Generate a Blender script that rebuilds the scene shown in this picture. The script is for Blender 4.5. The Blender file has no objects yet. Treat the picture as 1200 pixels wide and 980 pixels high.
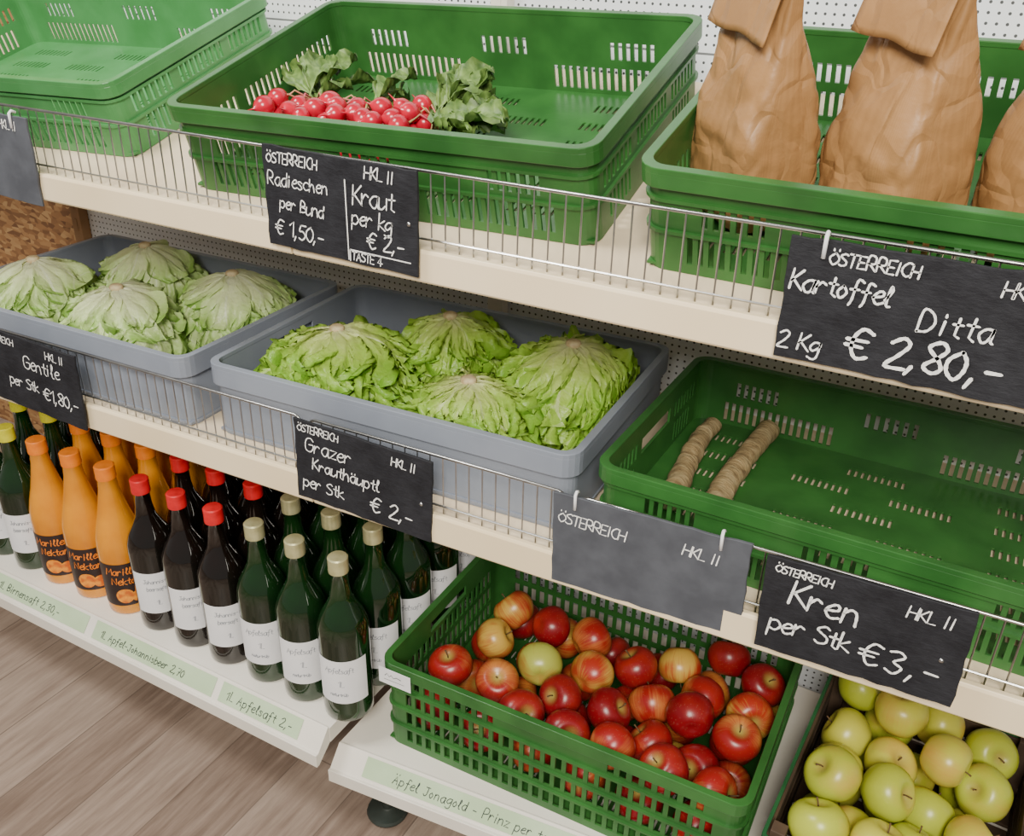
import bpy, bmesh, math, random
from mathutils import Vector, Matrix, Euler, noise
random.seed(7)
scene = bpy.context.scene
COL = scene.collection
rad = math.radians

# ------------------------------------------------------------------ camera
R = Vector((.872, .488, .0216)); D = Vector((.245, -.398, -.884)); F = Vector((-.423, .777, -.467))
F.normalize(); R = (R - F * R.dot(F)).normalized(); U = R.cross(F).normalized()
cam_d = bpy.data.cameras.new('camera'); cam = bpy.data.objects.new('camera', cam_d); COL.objects.link(cam)
cam.matrix_world = Matrix(((R.x, U.x, -F.x, 0), (R.y, U.y, -F.y, 0), (R.z, U.z, -F.z, 1.36), (0, 0, 0, 1)))
cam_d.sensor_fit = 'HORIZONTAL'; cam_d.sensor_width = 36; cam_d.lens = 1083 / 1200 * 36; cam_d.clip_start = .02
scene.camera = cam

# ------------------------------------------------------------------ materials
class NT:
    def __init__(s, name):
        s.m = bpy.data.materials.new(name); s.m.use_nodes = True
        s.t = s.m.node_tree; s.b = s.t.nodes['Principled BSDF']; s.out = s.t.nodes['Material Output']
    def n(s, typ, **kw):
        nd = s.t.nodes.new(typ)
        for k, v in kw.items():
            if k[0] == '_': setattr(nd, k[1:], v)
            else: nd.inputs[k.replace('_', ' ')].default_value = v
        return nd
    def l(s, a, b): s.t.links.new(a, b)
    def ramp(s, stops, fac):
        r = s.n('ShaderNodeValToRGB'); e = r.color_ramp.elements
        while len(e) < len(stops): e.new(.5)
        for i, (p, c) in enumerate(stops):
            e[i].position = p; e[i].color = (*c, 1) if len(c) == 3 else c
        s.l(fac, r.inputs[0]); return r.outputs[0]
    def math(s, op, a, b=None, c=None):
        nd = s.n('ShaderNodeMath', _operation=op)
        for i, v in enumerate((a, b, c)):
            if v is None: continue
            if isinstance(v, (int, float)): nd.inputs[i].default_value = v
            else: s.l(v, nd.inputs[i])
        return nd.outputs[0]
    def mix(s, fac, a, b, blend='MIX'):
        nd = s.n('ShaderNodeMix', _data_type='RGBA', _blend_type=blend)
        for i, v in ((0, fac), (6, a), (7, b)):
            if isinstance(v, (int, float)): nd.inputs[i].default_value = v
            elif isinstance(v, (tuple, list)): nd.inputs[i].default_value = (*v, 1)
            else: s.l(v, nd.inputs[i])
        return nd.outputs[2]
    def noise(s, scale, detail=3, rough=.5, vec=None):
        nd = s.n('ShaderNodeTexNoise', Scale=scale, Detail=detail, Roughness=rough)
        s.l(vec if vec else s.obj(), nd.inputs['Vector']); return nd.outputs['Fac']
    def obj(s):
        return s.n('ShaderNodeTexCoord').outputs['Object']
    def mapping(s, vec, scale=(1, 1, 1), loc=(0, 0, 0), rot=(0, 0, 0)):
        nd = s.n('ShaderNodeMapping'); nd.inputs['Scale'].default_value = scale
        nd.inputs['Location'].default_value = loc; nd.inputs['Rotation'].default_value = rot
        s.l(vec, nd.inputs['Vector']); return nd.outputs[0]
    def bump(s, h, strength=.3, dist=.001):
        nd = s.n('ShaderNodeBump', Strength=strength, Distance=dist); s.l(h, nd.inputs['Height']); s.l(nd.outputs[0], s.b.inputs['Normal'])
    def set(s, **kw):
        for k, v in kw.items(): s.b.inputs[k.replace('_', ' ')].default_value = v

def simple(name, c1, c2=None, scale=20, rough=.5, bump=0, bscale=80, **kw):
    t = NT(name); c2 = c2 or tuple(x * .8 for x in c1)
    t.l(t.ramp([(.35, c2), (.65, c1)], t.noise(scale)), t.b.inputs['Base Color'])
    t.set(Roughness=rough, **kw)
    if bump: t.bump(t.noise(bscale, 4), bump)
    return t.m

M = {}
M['green'] = simple('green_plastic', (.038, .155, .032), (.023, .105, .021), 14, .34, .15, 120)
M['green_light'] = simple('light_green_plastic', (.085, .30, .10), (.06, .24, .07), 14, .36, .15, 120)
M['green_dark'] = simple('dark_green_plastic', (.02, .12, .04), (.014, .09, .03), 14, .4, .1, 120)
M['gray'] = simple('gray_plastic', (.25, .28, .34), (.205, .23, .285), 8, .42, .1, 150)
M['cream'] = simple('cream_enamel', (.88, .74, .50), (.82, .67, .43), 5, .4)
M['creamdeck'] = simple('cream_deck', (.80, .67, .48), (.70, .57, .40), 6, .5)
M['white'] = simple('white_enamel', (.82, .78, .70), (.74, .70, .62), 6, .4)
M['chrome'] = simple('steel_wire', (.55, .55, .54), (.42, .42, .42), 30, .3, Metallic=1.0)
M['darkpost'] = simple('dark_metal', (.03, .04, .035), (.02, .025, .02), 20, .5)
M['chalk'] = simple('chalk_white', (.95, .95, .93), (.72, .72, .72), 300, .9)
M['ink'] = simple('dark_ink', (.03, .04, .05), (.02, .03, .03), 50, .7)
M['pencil'] = simple('gray_ink', (.20, .22, .26), (.12, .14, .17), 50, .7)
M['paperwhite'] = simple('white_paper', (.82, .82, .84), (.76, .76, .79), 20, .8)
M['stripgreen'] = simple('pale_green_strip', (.50, .64, .42), (.42, .56, .34), 10, .5)
M['capred'] = simple('red_cap', (.72, .015, .02), (.55, .01, .015), 60, .35)
M['capgold'] = simple('pale_gold_cap', (.62, .60, .34), (.5, .48, .25), 60, .32, Metallic=.5)
M['caporange'] = simple('orange_cap', (.90, .24, .01), (.80, .19, .01), 60, .4)
M['capyellow'] = simple('yellow_cap', (.72, .70, .03), (.6, .58, .02), 60, .35)
M['juice'] = simple('orange_juice_glass', (.74, .29, .010), (.58, .19, .005), 12, .14, Coat_Weight=.25)
M['stem'] = simple('woody_stem', (.16, .09, .04), (.09, .05, .02), 60, .8)
M['labeldark'] = simple('dark_label', (.03, .015, .015), (.02, .01, .01), 20, .45)
M['labelorange'] = simple('orange_label_print', (.9, .33, .02), (.6, .12, .01), 90, .5)
M['wood'] = simple('raw_wood', (.34, .19, .09), (.22, .12, .05), 12, .7, .3, 60)
M['boxdark'] = simple('dark_fruit_box', (.09, .055, .03), (.05, .03, .02), 12, .7, .3, 60)
M['leafgreen'] = simple('radish_leaf', (.18, .29, .07), (.05, .11, .02), 60, .5, .4, 120)
M['radish'] = simple('radish_skin', (.58, .006, .035), (.36, .003, .02), 50, .25, Coat_Weight=.3)
M['radishstem'] = simple('radish_stalk', (.62, .08, .14), (.36, .36, .12), 50, .45)
M['stump'] = simple('lettuce_stump', (.66, .56, .34), (.48, .34, .18), 90, .7)
M['slate_light'] = simple('worn_slate', (.080, .087, .105), (.056, .061, .075), 25, .75, .6, 60)

t = NT('glass_dark_wine'); t.set(Roughness=.05, Coat_Weight=.6); M['glasswine'] = t.m
t.l(t.ramp([(.3, (.004, .004, .003)), (.8, (.010, .004, .003))], t.noise(9)), t.b.inputs['Base Color'])
t = NT('glass_green'); t.set(Roughness=.05, Coat_Weight=.6); M['glassgreen'] = t.m
t.l(t.ramp([(.3, (.002, .010, .003)), (.75, (.006, .034, .006))], t.noise(9)), t.b.inputs['Base Color'])

t = NT('slate'); M['slate'] = t.m
nz = t.noise(18, 6, .7)
t.l(t.ramp([(.3, (.007, .007, .010)), (.7, (.024, .025, .031))], nz), t.b.inputs['Base Color']); t.set(Roughness=.7)
t.b.inputs['Specular IOR Level'].default_value = .3
t.bump(t.noise(45, 6, .65, t.mapping(t.obj(), (1, 1, 2.5))), .6, .003)

t = NT('pegboard'); M['peg'] = t.m
o = t.obj(); sep = t.n('ShaderNodeSeparateXYZ'); t.l(o, sep.inputs[0])
P_ = .0125
fx = t.math('SUBTRACT', t.math('FRACT', t.math('DIVIDE', sep.outputs[0], P_)), .5)
fz = t.math('SUBTRACT', t.math('FRACT', t.math('DIVIDE', sep.outputs[2], P_)), .5)
dd = t.math('SQRT', t.math('ADD', t.math('MULTIPLY', fx, fx), t.math('MULTIPLY', fz, fz)))
hole = t.math('LESS_THAN', dd, .16)
pz = t.math('FRACT', t.math('DIVIDE', sep.outputs[2], .2))
band = t.math('GREATER_THAN', pz, .07)
seam = t.math('LESS_THAN', t.math('ABSOLUTE', t.math('SUBTRACT', pz, .03)), .008)
hole = t.math('MULTIPLY', hole, band)
c = t.mix(hole, t.ramp([(.3, (.76, .80, .85)), (.7, (.86, .89, .93))], t.noise(4)), (.06, .065, .07))
c = t.mix(seam, c, (.16, .17, .18))
t.l(c, t.b.inputs['Base Color']); t.set(Roughness=.5)

t = NT('osb_board'); M['osb'] = t.m
v = t.n('ShaderNodeTexVoronoi', Scale=45.); t.l(t.mapping(t.obj(), (1, 1, 2.2), rot=(0, .5, 0)), v.inputs['Vector'])
sv = t.n('ShaderNodeSeparateColor'); t.l(v.outputs['Color'], sv.inputs[0])
t.l(t.ramp([(.0, (.16, .07, .03)), (.5, (.36, .18, .07)), (1, (.5, .30, .13))], sv.outputs[0]), t.b.inputs['Base Color']); t.set(Roughness=.7)

t = NT('floor_planks'); M['floor'] = t.m
mp = t.mapping(t.obj(), (1, 1, 1), rot=(0, 0, rad(90)))
br = t.n('ShaderNodeTexBrick', Scale=1.0, _offset=.37); t.l(mp, br.inputs['Vector'])
br.inputs['Brick Width'].default_value = .9; br.inputs['Row Height'].default_value = .13
br.inputs['Mortar Size'].default_value = .0012; br.inputs['Color1'].default_value = (.0, .0, .0, 1); br.inputs['Color2'].default_value = (1, 1, 1, 1)
br.inputs['Mortar'].default_value = (.5, .5, .5, 1)
gr = t.noise(6, 8, .65, t.mapping(t.obj(), (9, .8, 1)))
g2 = t.noise(40, 5, .6, t.mapping(t.obj(), (3, .25, 1)))
sc = t.n('ShaderNodeSeparateColor'); t.l(br.outputs['Color'], sc.inputs[0])
f = t.math('ADD', t.math('MULTIPLY', gr, .6), t.math('ADD', t.math('MULTIPLY', g2, .25), t.math('MULTIPLY', sc.outputs[0], .28)))
c = t.ramp([(.3, (.12, .08, .06)), (.5, (.23, .17, .135)), (.75, (.38, .30, .245))], f)
c = t.mix(t.math('MULTIPLY', br.outputs['Fac'], .6), c, (.06, .04, .03))
t.l(c, t.b.inputs['Base Color']); t.set(Roughness=.42)

t = NT('kraft_paper'); M['kraft'] = t.m
uv = t.n('ShaderNodeUVMap').outputs[0]; su = t.n('ShaderNodeSeparateXYZ'); t.l(uv, su.inputs[0])
st = t.math('MULTIPLY', t.math('ADD', t.math('SINE', t.math('MULTIPLY', su.outputs[0], 860.)), 1), .5)
base = t.ramp([(.3, (.31, .160, .056)), (.7, (.40, .212, .084))], t.noise(14, 4))
c = t.mix(t.math('MULTIPLY', st, .14), base, (.16, .075, .025))
t.l(c, t.b.inputs['Base Color']); t.set(Roughness=.5)
v = t.n('ShaderNodeTexVoronoi', Scale=16., _feature='DISTANCE_TO_EDGE')
nv = t.n('ShaderNodeTexNoise', Scale=9.); t.l(t.obj(), nv.inputs['Vector'])
t.l(t.mix(.16, t.mapping(t.obj(), (1.3, 1.3, .7)), nv.outputs['Color']), v.inputs['Vector'])
t.bump(t.math('ADD', t.math('MINIMUM', v.outputs['Distance'], .16), t.math('MULTIPLY', t.noise(34, 4, .6), .14)), .75, .012)

def lettuce_mat(name, stops, vein):
    t = NT(name); uv = t.n('ShaderNodeUVMap').outputs[0]; su = t.n('ShaderNodeSeparateXYZ'); t.l(uv, su.inputs[0])
    tt = t.math('ABSOLUTE', t.math('SUBTRACT', t.math('MULTIPLY', su.outputs[0], 2), 1)); s = su.outputs[1]
    nz = t.noise(45, 4, .6)
    f = t.math('ADD', t.math('ADD', t.math('MULTIPLY', s, .75), t.math('MULTIPLY', t.math('MULTIPLY', tt, s), .25)), t.math('MULTIPLY', t.math('SUBTRACT', nz, .5), .45))
    c = t.ramp(stops, f)
    mid = t.math('LESS_THAN', tt, t.math('MULTIPLY', t.math('SUBTRACT', 1.0, s), .08))
    sv = t.math('SINE', t.math('ADD', t.math('MULTIPLY', s, 34.), t.math('MULTIPLY', tt, -26.)))
    sv = t.math('MULTIPLY', t.math('GREATER_THAN', sv, .9), t.math('SUBTRACT', 1., tt))
    vn = t.math('MAXIMUM', t.math('MULTIPLY', mid, .7), t.math('MULTIPLY', sv, .35))
    c = t.mix(vn, c, vein)
    t.l(c, t.b.inputs['Base Color']); t.set(Roughness=.36)
    t.bump(t.math('ADD', t.noise(110, 3), t.math('MULTIPLY', vn, .8)), .7, .004)
    tr = t.n('ShaderNodeBsdfTranslucent'); t.l(c, tr.inputs[0])
    mx = t.n('ShaderNodeMixShader'); mx.inputs[0].default_value = .35
    t.l(t.b.outputs[0], mx.inputs[1]); t.l(tr.outputs[0], mx.inputs[2]); t.l(mx.outputs[0], t.out.inputs[0])
    return t.m
M['lett'] = lettuce_mat('frilly_lettuce_leaf', [(.0, (.86, .86, .54)), (.28, (.68, .80, .26)), (.6, (.46, .70, .10)), (1, (.22, .50, .03))], (.76, .86, .44))
M['lett2'] = lettuce_mat('pale_lettuce_leaf', [(.0, (.88, .90, .68)), (.42, (.78, .86, .50)), (.78, (.55, .74, .27)), (1, (.30, .54, .09))], (.88, .93, .72))

def apple_mat(name, red, yel, lo, hi, stripes=.5):
    t = NT(name); o = t.obj()
    oi = t.n('ShaderNodeObjectInfo').outputs['Random']
    va = t.n('ShaderNodeVectorMath', _operation='ADD'); t.l(o, va.inputs[0])
    cm = t.n('ShaderNodeCombineXYZ'); t.l(oi, cm.inputs[0]); t.l(t.math('MULTIPLY', oi, 7), cm.inputs[1]); t.l(cm.outputs[0], va.inputs[1])
    big = t.noise(14, 2, .5, va.outputs[0])
    sp = t.n('ShaderNodeSeparateXYZ'); t.l(o, sp.inputs[0])
    ang = t.math('ARCTAN2', sp.outputs[1], sp.outputs[0])
    cc = t.n('ShaderNodeCombineXYZ'); t.l(t.math('MULTIPLY', ang, 7.), cc.inputs[0]); t.l(t.math('MULTIPLY', sp.outputs[2], 10.), cc.inputs[1]); t.l(oi, cc.inputs[2])
    stn = t.noise(1.8, 4, .7, cc.outputs[0])
    f = t.math('ADD', big, t.math('MULTIPLY', t.math('SUBTRACT', stn, .5), stripes))
    c = t.ramp([(lo, yel), ((lo * .5 + hi * .5), tuple(a * .6 + b * .4 for a, b in zip(red, yel))), (hi, red)], f)
    rr = t.math('SQRT', t.math('ADD', t.math('MULTIPLY', sp.outputs[0], sp.outputs[0]), t.math('MULTIPLY', sp.outputs[1], sp.outputs[1])))
    cav = t.math('MULTIPLY', t.math('SUBTRACT', 1., t.math('SMOOTH_MIN', t.math('DIVIDE', rr, .016), 1., .3)), 1.1)
    cav = t.math('MULTIPLY', t.math('MAXIMUM', cav, 0), t.math('GREATER_THAN', sp.outputs[2], 0))
    c = t.mix(cav, c, (.42, .34, .08))
    sk = t.n('ShaderNodeTexVoronoi', Scale=240.); t.l(o, sk.inputs['Vector'])
    c = t.mix(t.math('MULTIPLY', t.math('LESS_THAN', sk.outputs['Distance'], .13), .25), c, (.7, .5, .25))
    t.l(c, t.b.inputs['Base Color']); t.set(Roughness=.32)
    return t.m
AP = [apple_mat('dark_red_apple_skin', (.22, .005, .010), (.38, .025, .015), .25, .55, .3),
      apple_mat('red_striped_apple_skin', (.31, .012, .012), (.60, .22, .05), .32, .53, .35),
      apple_mat('red_yellow_apple_skin', (.40, .030, .015), (.60, .38, .07), .42, .60, .35),
      apple_mat('green_yellow_apple_skin', (.42, .10, .02), (.44, .48, .08), .52, .78, .3)]
AY = [apple_mat('yellow_green_apple_skin', (.58, .38, .07), (.44, .50, .05), .52, .90, .2),
      apple_mat('yellow_apple_skin', (.60, .32, .07), (.55, .54, .07), .50, .85, .2)]

t = NT('horseradish_skin'); M['kren'] = t.m
t.l(t.ramp([(.30, (.11, .065, .03)), (.48, (.32, .23, .11)), (.78, (.54, .44, .26))], t.noise(34, 6, .7, t.mapping(t.obj(), (1, 2.2, 1)))), t.b.inputs['Base Color']); t.set(Roughness=.85)
t.bump(t.noise(60, 5, .5, t.mapping(t.obj(), (1, 3, 1))), .8, .004)
M['krencut'] = simple('horseradish_cut', (.07, .12, .03), (.46, .42, .22), 60, .7)

# ------------------------------------------------------------------ mesh helpers
def new_obj(name, me, parent=None, loc=None, rot=None, label=None, cat=None, group=None, kind=None):
    o = bpy.data.objects.new(name, me); COL.objects.link(o)
    if loc is not None: o.location = loc
    if rot is not None: o.rotation_euler = rot
    if parent: o.parent = parent
    if label: o['label'] = label
    if cat: o['category'] = cat
    if group: o['group'] = group
    if kind: o['kind'] = kind
    return o

class MB:
    def __init__(s): s.v = []; s.f = []; s.uv = []
    def box(s, x0, x1, y0, y1, z0, z1, tf=None):
        b = len(s.v); ps = [(x, y, z) for z in (z0, z1) for x, y in ((x0, y0), (x1, y0), (x1, y1), (x0, y1))]
        if tf: ps = [tf(*p) for p in ps]
        s.v += ps
        s.f += [(b, b + 3, b + 2, b + 1), (b + 4, b + 5, b + 6, b + 7), (b, b + 1, b + 5, b + 4), (b + 1, b + 2, b + 6, b + 5), (b + 2, b + 3, b + 7, b + 6), (b + 3, b, b + 4, b + 7)]
    def tube(s, pts, r, n=6, cap=True):
        b = len(s.v); pts = [Vector(p) for p in pts]; k = len(pts)
        rs = r if isinstance(r, (list, tuple)) else [r] * k
        up = None
        for i, p in enumerate(pts):
            d = (pts[min(i + 1, k - 1)] - pts[max(i - 1, 0)]).normalized()
            if up is None: up = d.orthogonal().normalized()
            up = (up - d * up.dot(d)).normalized(); sd = d.cross(up)
            for j in range(n):
                a = 2 * math.pi * j / n; s.v.append(tuple(p + (up * math.cos(a) + sd * math.sin(a)) * rs[i]))
        for i in range(k - 1):
            for j in range(n):
                s.f.append((b + i * n + j, b + i * n + (j + 1) % n, b + (i + 1) * n + (j + 1) % n, b + (i + 1) * n + j))
        if cap:
            s.f.append(tuple(b + j for j in reversed(range(n)))); s.f.append(tuple(b + (k - 1) * n + j for j in range(n)))
    def lathe(s, prof, n=28, cx=0, cy=0, a0=0, a1=2 * math.pi):
        b = len(s.v); full = abs(a1 - a0 - 2 * math.pi) < 1e-6; m = n if full else n + 1
        for r, z in prof:
            for j in range(m):
                a = a0 + (a1 - a0) * j / n; s.v.append((cx + r * math.cos(a), cy + r * math.sin(a), z))
        for i in range(len(prof) - 1):
            for j in range(n):
                j2 = (j + 1) % m
                s.f.append((b + i * m + j, b + i * m + j2, b + (i + 1) * m + j2, b + (i + 1) * m + j))
    def ring(s, outer, inner, z0, z1):
        n = len(outer); b = len(s.v)
        for z in (z0, z1):
            s.v += [(x, y, z) for x, y in outer]; s.v += [(x, y, z) for x, y in inner]
        o0, i0, o1, i1 = b, b + n, b + 2 * n, b + 3 * n
        for k in range(n):
            l = (k + 1) % n
            s.f += [(o0 + k, o0 + l, o1 + l, o1 + k), (i0 + l, i0 + k, i1 + k, i1 + l), (o1 + k, o1 + l, i1 + l, i1 + k), (o0 + l, o0 + k, i0 + k, i0 + l)]
    def mesh(s, name, mat=None, smooth=False, auto=None):
        me = bpy.data.meshes.new(name); me.from_pydata(s.v, [], s.f); me.update()
        if mat: me.materials.append(mat)
        if smooth:
            for p in me.polygons: p.use_smooth = True
            if auto:
                me.set_sharp_from_angle(angle=rad(auto))
        return me

def bevel(o, w=.001, seg=2):
    m = o.modifiers.new('bevel', 'BEVEL'); m.width = w; m.segments = seg; m.limit_method = 'ANGLE'; m.angle_limit = rad(40)

def rrect(L, W, r, n=5):
    pts = []
    for cx, cy, a in ((L / 2 - r, W / 2 - r, 0), (-L / 2 + r, W / 2 - r, 90), (-L / 2 + r, -W / 2 + r, 180), (L / 2 - r, -W / 2 + r, 270)):
        for i in range(n + 1):
            t_ = rad(a + 90 * i / n); pts.append((cx + r * math.cos(t_), cy + r * math.sin(t_)))
    return pts

# ------------------------------------------------------------------ handwriting
G = {
'A': (7, "!0 0,3 10,6 0;!1 4,5 4"), 'Ä': (7, "!0 0,3 9,6 0;!1 4,5 4;!1 11,1 12;!5 11,5 12"), 'B': (6, "0 0,0 10,4 9,4 6,0 5,5 4,5 1,0 0"),
'C': (6, "6 9,3 10,0 7,0 3,3 0,6 1"), 'D': (7, "0 0,0 10,4 9,6 5,4 1,0 0"), 'E': (6, "!5 10,0 10,0 0,5 0;!0 5,4 5"),
'G': (7, "6 8,4 10,1 9,0 5,1 1,4 0,6 2,6 5,3 5"), 'H': (7, "!0 0,0 10;!6 0,6 10;!0 5,6 5"), 'I': (3, "!1 0,1 10"),
'J': (6, "!1 10,6 10;4 10,4 2,2 0,0 2"), 'K': (6, "!0 0,0 10;!5 10,0 4;!1 5,6 0"), 'L': (5, "!0 10,0 0,5 0"),
'M': (9, "!0 0,1 10,4 4,7 10,8 0"), 'N': (8, "!0 0,0 10,6 0,6 10"), 'O': (7, "3 10,0 7,0 3,3 0,6 3,6 7,3 10"),
'Ö': (7, "3 9,0 6,0 3,3 0,6 3,6 6,3 9;!1 11,1 12;!5 11,5 12"), 'P': (6, "0 0,0 10,4 10,5 7,4 5,0 4"),
'Q': (7, "3 10,0 7,0 3,3 0,6 3,6 7,3 10;!4 3,7 -1"), 'R': (7, "0 0,0 10,4 10,5 7,4 5,0 5;!1 5,6 0"),
'S': (6, "5 9,3 10,0 8,2 6,5 4,5 1,2 0,0 1"), 'T': (7, "!0 10,7 10;!3 10,3 0"), 'Z': (6, "!0 10,6 10,0 0,6 0"),
'a': (6, "5 6,2 6,0 3,2 0,4 1,5 6;5 6,5 1,6 0"), 'ä': (6, "5 6,2 6,0 3,2 0,4 1,5 6;5 6,5 1,6 0;!1 8,1 9;!4 8,4 9"),
'b': (5, "0 10,0 0,3 0,5 3,3 6,0 4"), 'c': (5, "5 5,2 6,0 3,2 0,5 1"), 'd': (6, "5 6,2 6,0 3,2 0,4 1,5 6;!5 10,5 0"),
'e': (5, "0 3,4 4,4 6,2 6,0 3,2 0,5 1"), 'f': (5, "5 9,3 10,2 8,2 0,1 -3;!0 5,4 5"), 'g': (6, "5 6,2 6,0 3,2 1,5 4,5 6;5 6,5 -2,3 -4,0 -3"),
'h': (6, "!0 10,0 0;0 3,2 6,4 5,5 0"), 'i': (3, "!1 6,1 0;!1 8,1 9"), 'j': (3, "!2 6,2 -3,0 -4;!2 8,2 9"),
'k': (5, "!0 10,0 0;!4 6,0 3,5 0"), 'l': (3, "0 3,2 8,1 10,1 1,3 0"), 'm': (9, "!0 6,0 0;0 4,2 6,3 5,4 0;4 4,6 6,7 5,8 0"),
'n': (6, "!0 6,0 0;0 4,2 6,4 5,5 0"), 'o': (5, "2 6,0 3,2 0,4 3,2 6"), 'p': (6, "!0 6,0 -4;0 5,3 6,5 3,3 0,0 1"),
'r': (5, "!0 6,0 0;0 3,2 6,4 5"), 's': (5, "4 5,2 6,0 5,3 3,4 1,2 0,0 1"), 'ß': (5, "0 0,0 8,3 10,4 7,2 6,5 3,2 0"),
't': (4, "!2 9,2 1,4 0;!0 6,4 6"), 'u': (6, "0 6,0 1,2 0,4 2;!5 6,5 0"), 'ü': (6, "0 6,0 1,2 0,4 2;!5 6,5 0;!1 8,1 9;!4 8,4 9"),
'v': (5, "!0 6,2 0,5 6"), 'w': (8, "!0 6,2 0,4 5,6 0,8 6"), 'x': (5, "!0 6,5 0;!5 6,0 0"), 'z': (5, "!0 6,5 6,0 0,5 0"),
'0': (6, "3 10,0 7,0 3,3 0,5 3,5 7,3 10"), '1': (4, "!0 7,3 10,3 0"), '2': (6, "0 8,3 10,5 8,3 4,0 0,6 0"),
'3': (6, "0 9,3 10,5 8,2 5,5 3,3 0,0 1"), '4': (6, "!4 0,4 10,0 3,6 3"), '5': (6, "!5 10,1 10;1 10,0 6,3 6,5 3,3 0,0 1"),
'7': (6, "!0 10,6 10,2 0;!2 5,5 5"), '8': (6, "3 5,0 8,3 10,5 8,3 5,0 2,3 0,5 2,3 5"),
'9': (6, "5 8,3 10,0 8,2 5,5 7,5 4,3 0"), '6': (6, "5 9,2 8,0 3,2 0,5 2,3 5,0 3"),
',': (3, "!1 1,0 -2"), '.': (3, "!1 0,1 .7"), '-': (5, "!0 4,4 4"), ':': (3, "!1 1,1 2;!1 5,1 6"), '/': (4, "!0 0,4 10"),
'€': (8, "7 9,4 10,2 7,2 3,4 0,7 1;!0 6,6 6;!0 4,5 4"), ' ': (4, ""), '~': (6, "0 4,1 6,2 4,3 5,5 4"), '#': (8, "!0 10,8 10;!0 0,8 0;!2 10,2 0;!6 10,6 0")}

def strokes(text, x, y, h, rot=0, slant=.12, jit=.35, sp=1.0):
    rs = random.Random(len(text) * 31 + int(abs(x) * 9999) + ord(text[0])); out = []; cx = 0; k = h / 10
    cr, sr = math.cos(rad(rot)), math.sin(rad(rot))
    for ch in text:
        w, data = G.get(ch, G['~'])
        dy = rs.uniform(-jit, jit); sc = rs.uniform(.94, 1.06) * (.88 if sp < .74 else 1)
        for pl in data.split(';'):
            if not pl: continue
            sharp = pl[0] == '!'; pl = pl.lstrip('!')
            pts = [tuple(float(q) for q in p.split()) for p in pl.split(',')]
            pts = [(a * sc + rs.uniform(-.15, .15), b * sc + dy + rs.uniform(-.15, .15)) for a, b in pts]
            if not sharp and len(pts) > 2:
                sm = []
                P = [pts[0]] + pts + [pts[-1]]
                for i in range(1, len(P) - 2):
                    for q in range(5):
                        u = q / 5
                        sm.append(tuple(.5 * (2 * P[i][c] + (P[i + 1][c] - P[i - 1][c]) * u + (2 * P[i - 1][c] - 5 * P[i][c] + 4 * P[i + 1][c] - P[i + 2][c]) * u * u + (3 * P[i][c] - P[i - 1][c] - 3 * P[i + 1][c] + P[i + 2][c]) * u ** 3) for c in (0, 1)))
                sm.append(pts[-1]); pts = sm
            res = []
            for a, b in pts:
                px = (cx + a + b * slant) * k; py = b * k
                res.append((x + px * cr - py * sr, y + px * sr + py * cr))
            out.append(res)
        cx += (w + 1.8) * sp
    return out

def ribbon(mb, pts, w, mp):
    P = [Vector(p) for p in pts]
    if len(P) < 2: return
    d0 = (P[0] - P[1]).normalized(); d1 = (P[-1] - P[-2]).normalized()
    prof = [(P[0] + d0 * w * .5, .35)] + [(p, 1) for p in P] + [(P[-1] + d1 * w * .5, .35)]
    b = len(mb.v)
    for i, (p, sc) in enumerate(prof):
        a = prof[max(i - 1, 0)][0]; c = prof[min(i + 1, len(prof) - 1)][0]; d = (c - a)
        d = d.normalized() if d.length > 1e-9 else Vector((1, 0)); nrm = Vector((-d.y, d.x)) * w * .5 * sc * (1 + .15 * math.sin(i * 2.1))
        mb.v.append(mp(*(p + nrm))); mb.v.append(mp(*(p - nrm)))
    for i in range(len(prof) - 1): mb.f.append((b + 2 * i, b + 2 * i + 1, b + 2 * i + 3, b + 2 * i + 2))

def writing(name, items, mat, mp, parent):
    mb = MB()
    for sts, w in items:
        for s in sts: ribbon(mb, s, w, mp)
    return new_obj(name, mb.mesh(name, mat), parent)

# ------------------------------------------------------------------ setting
mb = MB(); mb.box(-4, 2.5, -2.5, 1.6, -.05, 0); new_obj('floor', mb.mesh('floor', M['floor']), kind='structure')
mb = MB(); mb.box(-1.945, 1.2, 1.40, 1.43, .0, 2.3); new_obj('wall_back', mb.mesh('wall_back', M['peg']), kind='structure')
mb = MB(); mb.box(-4, -1.945, 1.44, 1.48, .0, 2.6); new_obj('wall_left', mb.mesh('wall_left', M['osb']), kind='structure')

def upright(x, mat, lab):
    mb = MB(); mb.box(-.015, .015, -.012, .012, 0, 2.25)
    for i in range(40): mb.box(-.004, .004, -.0135, -.0115, .06 + i * .054, .09 + i * .054)
    o = new_obj('shelving_upright', mb.mesh('shelving_upright', mat), loc=(x, 1.386, 0), label=lab, cat='shelf post', group='shelving posts'); bevel(o)
upright(-.79, M['white'], 'slotted steel post carrying the shelves at the back wall')
upright(-1.93, M['wood'], 'brown wooden post at the end of the perforated wall')

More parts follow.
